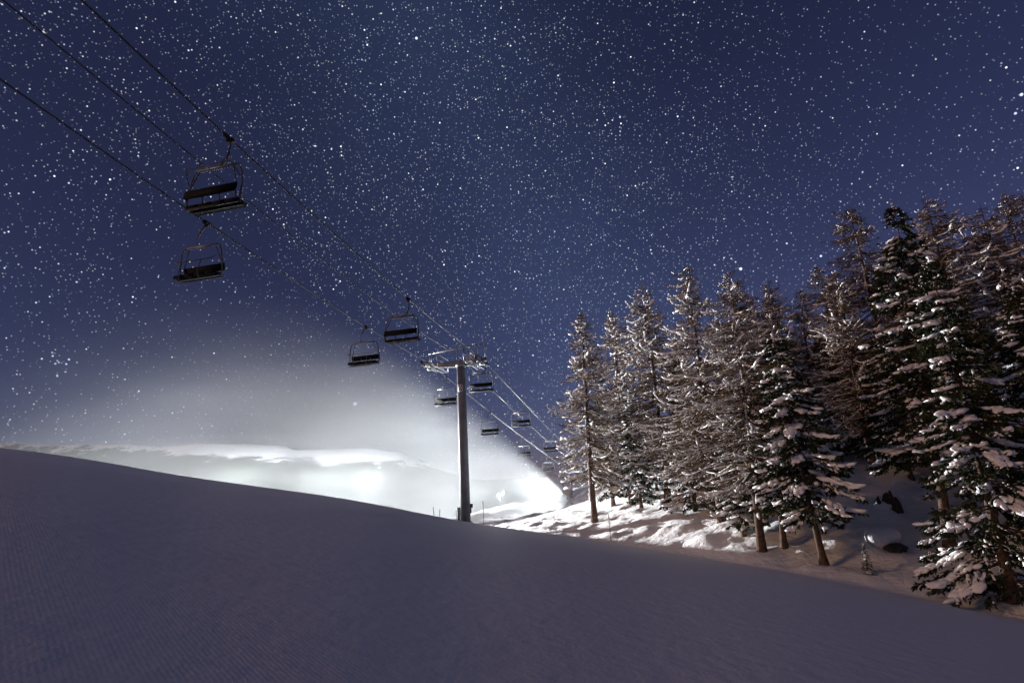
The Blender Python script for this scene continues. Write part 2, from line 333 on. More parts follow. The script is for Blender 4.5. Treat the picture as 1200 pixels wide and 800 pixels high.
def make_tower(t, label, h_extra=0.0, detail=True):
    c = T0+ldir*t+lat*3.0; zr = lift_z(t); zb = gz(c[0], c[1])-0.5; H = zr-zb
    root = empty('lift_tower', (c[0], c[1], zb), -ANG); tag(root, label, 'lift tower', 'lift towers')
    # local frame: x = across the line, y = down the line
    za = H-0.15                                             # crossarm height
    p = MB().lathe((0, 0, 0), (0, 0, 1), [(0, 0.43), (0.55*H, 0.41), (0.56*H, 0.40), (za-0.25, 0.375)], 28).build('pole', M['pole'], root, True)
    for z in (0.735*H, 0.40*H): MB().lathe((0, 0, z), (0, 0, 1), [(0, 0.39), (0.0, 0.45), (0.11, 0.45), (0.11, 0.39)], 28).build('flange', M['galv'], root)
    MB().lathe((0, 0, 0.06), (0, 0, 1), [(0, 0.75), (0.35, 0.75), (0.42, 0.6), (0.55, 0.5)], 20).build('base_collar', M['galv'], root)
    # crossarm: box beam whose ends rise slightly, deeper in the middle
    xs = np.array([-3.35, -1.6, -0.5, 0.5, 1.3, 2.4]); zt = za+np.array([0.10, 0.02, 0.06, 0.06, 0.02, 0.10]); hh = np.array([0.26, 0.38, 0.5, 0.5, 0.38, 0.26]); V = []; F = []
    for x, z, h in zip(xs, zt, hh): V += [[x, -0.19, z-h], [x, 0.19, z-h], [x, 0.19, z], [x, -0.19, z]]
    for i in range(5):
        for k in range(4): F.append([4*i+k, 4*i+(k+1) % 4, 4*i+4+(k+1) % 4, 4*i+4+k])
    F += [[3, 2, 1, 0], [20, 21, 22, 23]]
    MB().add(V, [np.array(F)]).build('crossarm', M['galv'], root)
    MB().lathe((0, 0, za-0.36), (0, 0, 1), [(-0.12, 0.42), (0, 0.5), (0.1, 0.5), (0.44, 0.34), (0.46, 0.3)], 20).build('head_collar', M['galv'], root)
    for sx_ in (-1, 1):
        xr = sx_*2.5-0.5
        sb = MB(); L = 2.1
        sl_ = -0.055
        for off in (-0.1, 0.1): sb.box((xr+off, 0, H-0.42), (0.03, 2*L*0.62, 0.16))
        for yy in (-0.62*L, 0.62*L):
            for off in (-0.12, 0.12): sb.box((xr+off, yy, H-0.32+sl_*yy), (0.025, 1.5, 0.12))
        sb.box((xr, 0, H-0.48), (0.42, 0.34, 0.3))
        bm_ = sb.build('sheave_beam', M['galv'], root)
        for k in range(8):
            yy = (k-3.5)*0.52; bmw = MB().lathe((xr-0.05, yy, H-0.235+(-0.004*(k-3.5)**2)), (1, 0, 0), [(0, 0.14), (0.0, 0.2), (0.035, 0.2), (0.04, 0.17), (0.06, 0.17), (0.065, 0.2), (0.1, 0.2), (0.1, 0.14)], 16).build('sheave_wheel', M['rubber'], bm_)
        # rope catcher arm hanging below the outer end
        MB().tube([(xr+sx_*0.18, -L*1.02, H-0.2), (xr+sx_*0.32, -L*1.05, H-0.75), (xr+sx_*0.1, -L*1.0, H-0.8)], 0.03, 6).build('rope_catcher', M['galv'], bm_)
        # service walkway beside the wheels
        xw = xr+sx_*(-0.75)
        wk = MB()
        for off in (-0.28, 0.28): wk.box((xw+off, 0, za-0.42), (0.05, 2*L, 0.07))
        for yy in np.arange(-L, L+0.01, 0.42): wk.box((xw, yy, za-0.395), (0.5, 0.05, 0.03))
        wko = wk.build('walkway', M['galv'], root)
        rl = MB()
        for yy in (-L, -L/3, L/3, L): rl.tube([(xw-sx_*0.28, yy, za-0.4), (xw-sx_*0.30, yy, za+0.75)], 0.03, 6)
        for zz in (0.25, 0.75): rl.tube([(xw-sx_*0.3, -L, za+zz), (xw-sx_*0.3, L, za+zz)], 0.028, 6)
        rl.build('railing', M['galv'], wko)
    # lifting frame over the head: two masts and a top bar
    lf = MB()
    for x in (-0.35, 0.35): lf.tube([(x, 0, za), (x*0.9, 0, za+1.25)], 0.055, 8)
    lf.tube([(-3.1, 0, za+1.02), (0, 0, za+1.30), (2.4, 0, za+1.42)], 0.06, 8)
    for x, z in ((-3.0, 1.03), (-2.3, 1.1), (1.7, 1.38), (2.35, 1.42)): lf.tube([(x, 0, za+z), (x*0.97, 0, za+0.02)], 0.036, 6)
    lf.build('lifting_frame', M['galv'], root)
    MB().lathe((0.95, -0.1, za+0.06), (0, 0, 1), [(0, 0.12), (0.12, 0.22), (0.34, 0.25), (0.5, 0.14), (0.55, 0.02)], 14).build('junction_housing', M['white'], root, True)
    ld = MB()
    for off in (-0.18, 0.18): ld.tube([(off, 0.62, 0.4), (off, 0.56, za-0.3)], 0.022, 6)
    for z in np.arange(0.8, za-0.4, 0.33): ld.tube([(-0.18, 0.61, z), (0.18, 0.61, z)], 0.014, 5)
    ld.build('ladder', M['galv'], root)
    if detail:
        sg = empty('sign_plate', (0, -0.415, 0.82*H)); sg.parent = root
        MB().box((0.02, 0, 0), (0.46, 0.02, 0.62)).build('plate', M['white'], sg)
        for (x, z, w, h) in ((-0.1, 0.17, 0.12, 0.12), (0.13, 0.17, 0.12, 0.12), (0.02, 0.0, 0.13, 0.1), (-0.1, -0.15, 0.12, 0.12), (0.13, -0.15, 0.12, 0.12)): MB().box((x, -0.0145, z), (w, 0.006, h)).build('print_mark', M['black'], sg)
        MB().box((-0.52, -0.25, 0.62+0.5), (0.16, 0.3, 1.3)).build('cable_cover', M['pole'], root)
        MB().box((0.60, -0.15, 1.85), (0.2, 0.2, 0.32)).box((0.53, -0.15, 1.5), (0.08, 0.1, 0.5)).build('control_box', M['black'], root)
    return root
make_tower(0.0, 'tall grey lift tower standing on the crest before the lit mist')
make_tower(T2, 'pale lift tower standing beyond the bank behind the larch', detail=False)

def make_chair(cx, arm):
    """local frame: origin at the rope grip, x across, +y where the riders face, z up"""
    root = empty('lift_chair')
    g = MB().box((0, 0, 0.0), (0.10, 0.5, 0.12)).box((0, 0, -0.1), (0.09, 0.22, 0.16)); g.lathe((-0.09, 0.12, -0.02), (1, 0, 0), [(0, 0.07), (0.18, 0.07)], 10)
    g.build('grip', M['rubber'], root)
    # hanger arm: leaves the grip, bows sideways, comes back over the middle of the chair
    MB().tube(arm, [0.05, 0.05, 0.05, 0.048, 0.045, 0.045], 8).build('hanger_arm', M['frame'], root, True)
    MB().tube([(cx-0.82, 0, -1.17), (cx+0.82, 0, -1.17)], 0.062, 10).build('top_beam', M['galv'], root, True)
    for s in (-1, 1):
        MB().tube([(cx+s*0.8, 0, -1.17), (cx+s*0.96, 0.03, -1.24), (cx+s*1.06, 0.04, -1.5), (cx+s*1.13, 0.0, -2.05), (cx+s*1.13, -0.06, -2.55), (cx+s*1.08, 0.0, -2.72)], 0.032, 8).build('side_frame', M['frame'], root, True)
        MB().tube([(cx+s*0.72, 0, -1.2), (cx+s*0.98, -0.12, -1.98), (cx+s*1.05, -0.16, -2.2)], 0.022, 6).build('brace', M['frame'], root, True)
    # backrest
    MB().box((cx, -0.22, -2.22), (2.16, 0.07, 0.34), ((1, 0, 0), (0, 0.98, 0.2), (0, -0.2, 0.98))).build('backrest', M['dark'], root)
    for x in (-1.02, -0.36, 0.36, 1.02): MB().tube([(cx+x, -0.20, -2.28), (cx+x, -0.12, -2.66)], 0.026, 6).build('back_post', M['frame'], root)
    for k in range(4):
        x = cx+(k-1.5)*0.55
        MB().box((x, 0.12, -2.66), (0.525, 0.5, 0.11), ((1, 0, 0), (0, 0.99, 0.1), (0, -0.1, 0.99))).box((x, 0.355, -2.67), (0.50, 0.06, 0.15)).build('seat_pad', M['dark'], root)
    MB().box((cx, 0.12, -2.75), (2.2, 0.06, 0.05)).box((cx, -0.12, -2.75), (2.2, 0.06, 0.05)).build('seat_frame', M['black'], root)
    fr = MB()
    if cx > 0:                        # bar down in front of the seat, foot rest below it
        MB().tube([(cx-1.1, -0.1, -1.75), (cx-1.1, 0.42, -1.95), (cx-1.02, 0.55, -2.08), (cx+1.02, 0.55, -2.08), (cx+1.1, 0.42, -1.95), (cx+1.1, -0.1, -1.75)], 0.02, 6).build('safety_bar', M['frame'], root, True)
        for x in (-0.5, 0.5): fr.tube([(cx+x, 0.55, -2.08), (cx+x, 0.72, -2.7), (cx+x, 0.62, -3.0)], 0.018, 6)
        fr.tube([(cx-0.9, 0.62, -3.0), (cx+0.9, 0.62, -3.0)], 0.02, 6)
    else:                             # bar swung up behind the top beam
        MB().tube([(cx-1.08, -0.05, -1.72), (cx-1.0, -0.3, -1.42), (cx-0.9, -0.42, -1.3), (cx+0.9, -0.42, -1.3), (cx+1.0, -0.3, -1.42), (cx+1.08, -0.05, -1.72)], 0.02, 6).build('safety_bar', M['frame'], root, True)
        for x in (-0.5, 0.5): fr.tube([(cx+x, -0.42, -1.3), (cx+x, -0.2, -1.02), (cx+x, 0.25, -0.98)], 0.018, 6)
        fr.tube([(cx-0.8, 0.25, -0.98), (cx+0.8, 0.25, -0.98)], 0.02, 6)
    fr.build('foot_rest', M['frame'], root, True)
    return root
chair0 = {False: make_chair(-0.42, [(0, 0, -0.05), (0.09, -0.02, -0.35), (0.08, -0.02, -0.68), (-0.03, -0.02, -0.94), (-0.2, -0.02, -1.08), (-0.4, -0.02, -1.14)]),
          True: make_chair(0.14, [(0, 0, -0.05), (0.22, -0.02, -0.25), (0.42, -0.02, -0.55), (0.5, -0.02, -0.85), (0.42, -0.02, -1.08), (0.2, -0.02, -1.15)])}; used = {True: False, False: False}
ORD = ['first', 'second', 'third', 'fourth', 'fifth', 'sixth']
def place_chair(t, s, flip, label, group):
    o = copy_tree(chair0[flip]) if used[flip] else chair0[flip]; used[flip] = True
    p = lift(t, s); o.location = tuple(p); o.rotation_euler = (0, 0, -ANG+(math.pi if flip else 0))
    tag(o, label, 'lift chair', group)
A_T = [-27.6, -12.1, 4.4, 20.0, 38.5, 59.0, 77.5]; C_T = [-32.3, -16.2, 0.9, 16.6, 36.0, 57.0]
for i, t in enumerate(A_T):
    k = i-2; lab = f'{ORD[1-i]} dark chair up the hill from the crest tower, facing up the hill' if i < 2 else f'{ORD[i-2]} chair down the hill from the crest tower, facing up the hill'
    place_chair(t, 0.0, True, lab, 'chairs on the lift')
for i, t in enumerate(C_T):
    lab = f'{ORD[1-i]} dark chair up the hill from the crest tower, facing down the hill' if i < 2 else f'{ORD[i-2]} chair down the hill from the crest tower, facing down the hill'
    place_chair(t, 5.0, False, lab, 'chairs on the lift')

# ------------------------------------------------------------------ trees
LUMP = [ico(2, np.random.default_rng(i), 0.10) for i in range(3)]
LUMPS = [ico(1, np.random.default_rng(10+i), 0.14) for i in range(3)]
TUFT_V = np.array([[0, 0, 0], [0.45, 0.2, 0.03], [1, 0, 0], [0.45, -0.2, 0.03], [0.45, 0.03, 0.17], [0.45, -0.03, -0.17]]); TUFT_F = np.array([[0, 1, 2, 3], [0, 4, 2, 5]])
def rot_z(v, a):
    c, s = np.cos(a), np.sin(a); return np.stack([v[:, 0]*c-v[:, 1]*s, v[:, 0]*s+v[:, 1]*c, v[:, 2]], 1)
def trunk_fn(H, rng):
    bx, by, ph = rng.normal(0, 0.012*H), rng.normal(0, 0.012*H), rng.uniform(0, 6)
    return lambda z: np.stack([bx*np.sin(z/H*2.2)+0.05*np.sin(z*1.1+ph)*(z/H), by*np.sin(z/H*1.9), z], -1)
def lumps_to(mb, templ, T, pos, scale, rng, tilt=0.25):
    k = rng.integers(0, len(templ), len(pos)); mt_ = frames(T, scale, rng, tilt)
    for j, (tv, tf) in enumerate(templ):
        s = k == j
        if s.any(): V, F = scatter(tv, tf, mt_[s], pos[s]); mb.add(V, [F])
def make_spruce(name, seed, H, cb, Rm, load, dead=6):
    rng = np.random.default_rng(seed); root = empty(name); tf_ = trunk_fn(H, rng); r0_ = 0.012*H+0.03
    zz = np.linspace(-0.5, H, 22); MB().tube(tf_(zz), np.maximum(r0_*(1-(zz/H).clip(0, 1))**0.9, 0.012)*(1+0.5*np.exp(-np.maximum(zz, 0)/0.35)), 10).build('trunk', M['bark'], root, True)
    # branches
    n = int(H*17); u_ = np.sort(rng.uniform(0, 1, n)); z0 = cb+(H*0.985-cb)*u_
    az = rng.uniform(0, 2*math.pi, n); L = (Rm*(1-u_)**0.8*(0.75+0.35*rng.random(n))+0.14)*np.where(rng.random(n) < 0.12, 0.55, 1)
    L *= np.clip((u_*(H-cb)+0.7)/1.6, 0.45, 1)
    a0 = 0.35*u_-0.12+rng.normal(0, 0.09, n); dr = 0.34+0.16*rng.random(n)
    def bpt(i, u):     # point on branch i (arrays) at parameter u
        r = L[i]*u; z = L[i]*(a0[i]*u-dr[i]*u**1.8+0.16*u**5)
        b_ = tf_(z0[i]); return b_+np.stack([np.cos(az[i])*r, np.sin(az[i])*r, z], -1)
    uu = np.linspace(0, 1, 6); I = np.repeat(np.arange(n), 6); P = bpt(I, np.tile(uu, n)).reshape(n, 6, 3)
    br = MB(); br.add(*tubes(P, (0.006+0.011*L[:, None])*(1-0.75*uu[None]), 4, False))
    nd = dead; zd = rng.uniform(0.6, max(cb, 1.0)+0.8, nd); ad_ = rng.uniform(0, 6.28, nd); Ld = rng.uniform(0.3, 0.9, nd); ud = np.linspace(0, 1, 4)
    Pd = tf_(zd)[:, None]+np.stack([np.cos(ad_)[:, None]*Ld[:, None]*ud, np.sin(ad_)[:, None]*Ld[:, None]*ud, -0.25*Ld[:, None]*ud], -1); br.add(*tubes(Pd, np.tile(0.014*(1-0.8*ud), (nd, 1)), 4, False))
    # twigs
    per = np.clip((L*8.5).astype(int), 3, 22); I = np.repeat(np.arange(n), per); m_ = len(I); u = rng.uniform(0.14, 1.0, m_)**0.8
    base = bpt(I, u); side = rng.choice([-1, 1], m_); da = side*rng.uniform(0.55, 1.1, m_)*(1-0.45*u)
    lt = (0.10+0.40*L[I]**0.75*(1.05-u)+0.10*rng.random(m_))*rng.uniform(0.7, 1.15, m_)
    dz = -0.25-0.3*rng.random(m_)
    td = np.stack([np.cos(az[I]+da), np.sin(az[I]+da), dz], -1); td /= np.linalg.norm(td, axis=1, keepdims=True)
    tu = np.linspace(0, 1, 3); TP = base[:, None]+td[:, None]*lt[:, None, None]*tu[None, :, None]; TP[:, :, 2] -= 0.12*lt[:, None]*tu**2
    br.add(*tubes(TP, np.tile(np.array([0.008, 0.006, 0.003]), (m_, 1)), 3, False)); br.build('branches', M['bark'], root)
    # needles
    k = 6; J = np.repeat(np.arange(m_), k); v = rng.random(len(J)); pos = base[J]+td[J]*(lt[J]*v)[:, None]; pos[:, 2] -= 0.12*lt[J]*v**2
    d = td[J]+0.55*rng.standard_normal((len(J), 3)); d[:, 2] -= 0.15
    s = rng.uniform(0.13, 0.27, len(J)); V, F = scatter(TUFT_V, TUFT_F, frames(d, np.stack([s, s*0.8, s*0.9], 1), rng, 0.9), pos); nd_ = MB().add(V, [F])
    Ib = np.repeat(np.arange(n), 7); ub = rng.uniform(0.12, 1, len(Ib)); pb = bpt(Ib, ub); dirb = np.stack([np.cos(az[Ib]), np.sin(az[Ib]), -0.2*np.ones(len(Ib))], -1)+0.5*rng.standard_normal((len(Ib), 3))
    s = rng.uniform(0.14, 0.26, len(Ib)); V, F = scatter(TUFT_V, TUFT_F, frames(dirb, np.stack([s, s, s], 1), rng, 0.9), pb); nd_.add(V, [F])
    tag(nd_.build('needles', M['needle'], root), kind='stuff')
    # snow lying on the boughs: some heavy pads, some dustings, some bare
    wgt = np.clip(load*(0.25+1.1*rng.random(n)), 0, 1.2)*np.where(rng.random(n) < 0.22, 0.12, 1)
    sn = MB()
    pick = rng.random(m_) < 0.8*wgt[I]; J = np.nonzero(pick)[0]; J = np.repeat(J, 2); v = rng.uniform(0.15, 1.0, len(J)); pos = base[J]+td[J]*(lt[J]*v)[:, None]; pos[:, 2] -= 0.12*lt[J]*v**2
    big = 0.55+0.75*wgt[I[J]]*rng.random(len(J)); sc_ = np.stack([rng.uniform(0.06, 0.15, len(J)), rng.uniform(0.035, 0.075, len(J)), rng.uniform(0.025, 0.05, len(J))], 1)*big[:, None]
    pos[:, 2] += sc_[:, 2]*0.8+0.03; lumps_to(sn, LUMPS, td[J]+0.1*rng.standard_normal((len(J), 3)), pos, sc_, rng)
    hv = np.nonzero((wgt > 0.62) & (L > 0.5))[0]; J = np.repeat(hv, np.clip((L[hv]*7).astype(int), 3, 15)); u = rng.uniform(0.42, 1.02, len(J)); pos = bpt(J, u); tang = bpt(J, u+0.03)-pos
    sid = np.stack([-np.sin(az[J]), np.cos(az[J]), 0*az[J]], -1); pos = pos+sid*(rng.normal(0, 0.17, len(J))*L[J]*(1.15-u))[:, None]
    sc_ = np.stack([rng.uniform(0.13, 0.29, len(J)), rng.uniform(0.09, 0.18, len(J)), rng.uniform(0.04, 0.08, len(J))], 1)*(0.5+0.6*wgt[J])[:, None]; pos[:, 2] += sc_[:, 2]*0.5+0.02
    if len(J): lumps_to(sn, LUMP, tang+0.35*sid*rng.standard_normal((len(J), 1))*np.linalg.norm(tang, axis=1, keepdims=True), pos, sc_, rng)
    # little cap on the leader
    pos = tf_(np.linspace(H*0.97, H+0.02, 4)); lumps_to(sn, LUMPS, rng.standard_normal((4, 3))*(1, 1, 0.2), pos, np.tile([0.08, 0.07, 0.07], (4, 1)), rng)
    tag(sn.build('snow_cover', M['snow'], root, True), kind='stuff')
    return root
def make_larch(name, seed, H, cb, Rm, load):
    rng = np.random.default_rng(seed); root = empty(name); tf_ = trunk_fn(H, rng); r0_ = 0.0115*H+0.035
    zz = np.linspace(-0.5, H, 24); MB().tube(tf_(zz), np.maximum(r0_*(1-(zz/H).clip(0, 1))**0.85, 0.012)*(1+0.45*np.exp(-np.maximum(zz, 0)/0.4)), 10).build('trunk', M['bark'], root, True)
    n = int(H*19); u_ = np.sort(rng.uniform(0, 1, n)); z0 = cb+(H*0.98-cb)*u_; az = rng.uniform(0, 2*math.pi, n)
    L = (Rm*np.minimum(1.0, (1-u_)**0.7*1.1)*(0.45+0.62*rng.random(n)**0.8)+0.22)*np.where(rng.random(n) < 0.07, 1.35, 1)
    L *= np.clip((u_*(H-cb)+1.4)/2.6, 0.5, 1)
    gp = rng.uniform(0, 6, 2); L *= 0.80+0.42*(0.5+0.5*np.sin(2*az+1.1*z0+gp[0]))+0.22*np.sin(az-0.7*z0+gp[1])
    a0 = 0.42*u_-0.20+rng.normal(0, 0.13, n); dr = 0.2+0.22*rng.random(n); wf = rng.uniform(3, 7, n); wp = rng.uniform(0, 6, n); wa = rng.uniform(0.01, 0.045, n)
    def bpt(i, u):
        r = L[i]*u; z = L[i]*(a0[i]*u-dr[i]*u**1.7+0.26*np.maximum(u, 0)**4+wa[i]*np.sin(wf[i]*u+wp[i])*u); aa = az[i]+0.12*np.sin(wf[i]*0.7*u+wp[i])*u
        return tf_(z0[i])+np.stack([np.cos(aa)*r, np.sin(aa)*r, z], -1)
    k_ = 7; uu = np.linspace(0, 1, k_); P = bpt(np.repeat(np.arange(n), k_), np.tile(uu, n)).reshape(n, k_, 3)
    br = MB(); br.add(*tubes(P, (0.007+0.0095*L[:, None])*(1-0.8*uu[None]), 4, False)); br.build('branches', M['bark'], root)
    per = np.clip((L*14).astype(int), 5, 44); I = np.repeat(np.arange(n), per); m_ = len(I); u = rng.uniform(0.1, 1, m_)
    base = bpt(I, u); da = rng.choice([-1, 1], m_)*rng.uniform(0.35, 1.25, m_); lt = (0.12+0.32*L[I]**0.7*(1.1-u))*rng.uniform(0.4, 1.25, m_)
    td = np.stack([np.cos(az[I]+da), np.sin(az[I]+da), rng.normal(-0.28, 0.35, m_)], -1); td /= np.linalg.norm(td, axis=1, keepdims=True)
    tu = np.linspace(0, 1, 3); TP = base[:, None]+td[:, None]*lt[:, None, None]*tu[None, :, None]; TP[:, :, 2] -= 0.18*lt[:, None]*tu**2
    tw = MB(); tw.add(*tubes(TP, np.tile([0.0075, 0.0055, 0.003], (m_, 1)), 3, False))
    J = np.repeat(np.arange(m_), 5); v = rng.uniform(0.1, 1, len(J)); pos = base[J]+td[J]*(lt[J]*v)[:, None]; pos[:, 2] -= 0.18*lt[J]*v**2
    d = td[J]*0.7+0.75*rng.standard_normal((len(J), 3)); d[:, 2] -= 0.1; s = rng.uniform(0.07, 0.22, len(J)); tv = np.array([[0, 0.5, 0], [0, -0.5, 0], [1, -0.15, 0], [1, 0.15, 0]])
    V, F = scatter(tv, np.array([[0, 1, 2, 3]]), frames(d, np.stack([s, np.full(len(s), 0.016), s], 1), rng, 0.9), pos); tw.add(V, [F])
    tag(tw.build('twigs', M['twig'], root), kind='stuff')
    wgt = np.clip(load*(0.2+1.15*rng.random(n)), 0, 1.2)*np.where(rng.random(n) < 0.2, 0.1, 1)
    wgt *= np.where(u_ > 0.62, 0.45+0.55*(1-(u_-0.62)/0.38), 1.0)
    sn = MB()
    # strokes of snow along the limbs
    per = np.clip((L*8.5*wgt).astype(int), 0, 24); J = np.repeat(np.arange(n), per); u = rng.uniform(0.12, 1.0, len(J)); pos = bpt(J, u); tang = bpt(J, u+0.03)-pos
    sc_ = np.stack([rng.uniform(0.09, 0.27, len(J)), rng.uniform(0.03, 0.065, len(J)), rng.uniform(0.03, 0.055, len(J))], 1)*(0.55+0.6*wgt[J])[:, None]; pos[:, 2] += 0.03+sc_[:, 2]*0.4
    lumps_to(sn, LUMPS, tang, pos, sc_, rng, 0.15)
    pick = np.nonzero(rng.random(m_) < 0.34*wgt[I])[0]; J = np.repeat(pick, 2); v = rng.uniform(0.15, 1, len(J)); pos = base[J]+td[J]*(lt[J]*v)[:, None]; pos[:, 2] -= 0.18*lt[J]*v**2
    sc_ = np.stack([rng.uniform(0.035, 0.11, len(J)), rng.uniform(0.018, 0.036, len(J)), rng.uniform(0.015, 0.032, len(J))], 1); pos[:, 2] += 0.016
    lumps_to(sn, LUMPS, td[J], pos, sc_, rng, 0.3)
    # thicker pillows at a few limb ends
    hv = np.nonzero((wgt > 0.6) & (rng.random(n) < 0.4))[0]; J = np.repeat(hv, 4); u = rng.uniform(0.55, 1.0, len(J)); pos = bpt(J, u); tang = bpt(J, u+0.03)-pos; sc_ = np.stack([rng.uniform(0.13, 0.28, len(J)), rng.uniform(0.07, 0.12, len(J)), rng.uniform(0.05, 0.085, len(J))], 1); pos[:, 2] += 0.04
    lumps_to(sn, LUMP, tang, pos, sc_, rng, 0.15)
    # snow plastered on the windward (mist) side of the stem
    ns = int(H*3); zs = rng.uniform(0.1*H, 0.9*H, ns); rr = r0_*(1-zs/H)**0.85; pos = tf_(zs)+np.stack([-rr*0.95, rr*0.25, 0*zs], -1)
    lumps_to(sn, LUMPS, np.stack([0*zs, 0*zs, 1+0*zs], -1)+0.1*rng.standard_normal((ns, 3)), pos, np.stack([rng.uniform(0.08, 0.3, ns), rr*0.55+0.005, rr*0.4+0.005], 1), rng, 0.3)
    tag(sn.build('snow_cover', M['snow'], root, True), kind='stuff')
    return root
SPR = {'a': (21, 10.5, 2.3, 2.5, 1.15), 'b': (22, 16.5, 4.0, 3.3, 0.85), 'c': (23, 12.5, 0.6, 2.7, 0.82), 'd': (24, 9.0, 0.7, 1.8, 1.2)}
LAR = {'a': (31, 16.5, 3.0, 3.0, 1.2), 'b': (32, 16.0, 3.0, 3.9, 1.05), 'c': (33, 17.5, 3.6, 4.4, 0.95), 'd': (34, 15.0, 3.0, 4.0, 0.55)}
PROTO = {}
def tree(kind, var, p, h, rz, label, cat, group, lean=(0, 0)):
    key = kind+var
    if key not in PROTO:
        sd, H, cb, Rm, ld = (SPR if kind == 'spruce' else LAR)[var]
        o = (make_spruce if kind == 'spruce' else make_larch)('spruce_tree' if kind == 'spruce' else 'larch_tree', sd, H, cb, Rm, ld); PROTO[key] = (o, H)
    else: o = copy_tree(PROTO[key][0])
    s = h/PROTO[key][1]; o.location = (p[0], p[1], gz(p[0], p[1])-0.05); o.scale = (s, s, s); o.rotation_euler = (lean[0], lean[1], rz); tag(o, label, cat, group); return o
def onbank(px, Y): d = ray(px, 500); return (d[0]*Y, Y)
def foot(px, py, Y):                  # follow the pixel's ray until it meets the ground near distance Y
    best = None
    for yy in np.arange(Y-9, Y+14, 0.25):
        p = at(px, py, yy); e = abs(p[2]-gz(p[0], p[1]))+0.02*abs(yy-Y)
        if best is None or e < best[0]: best = (e, p)
    return best[1]
def top_h(p, px, py):                 # height of a thing at p whose tip shows at row py
    base = np.array([p[0], p[1], gz(p[0], p[1])]); lo, hi = 0.5, 40.0
    for _ in range(30):
        mid = (lo+hi)/2; q = base+[0, 0, mid]; d = q-np.array([0, 0, EYE]); y = 400-FPX*(d@cup)/(d@fwd)
        if y > py: lo = mid
        else: hi = mid
    return lo
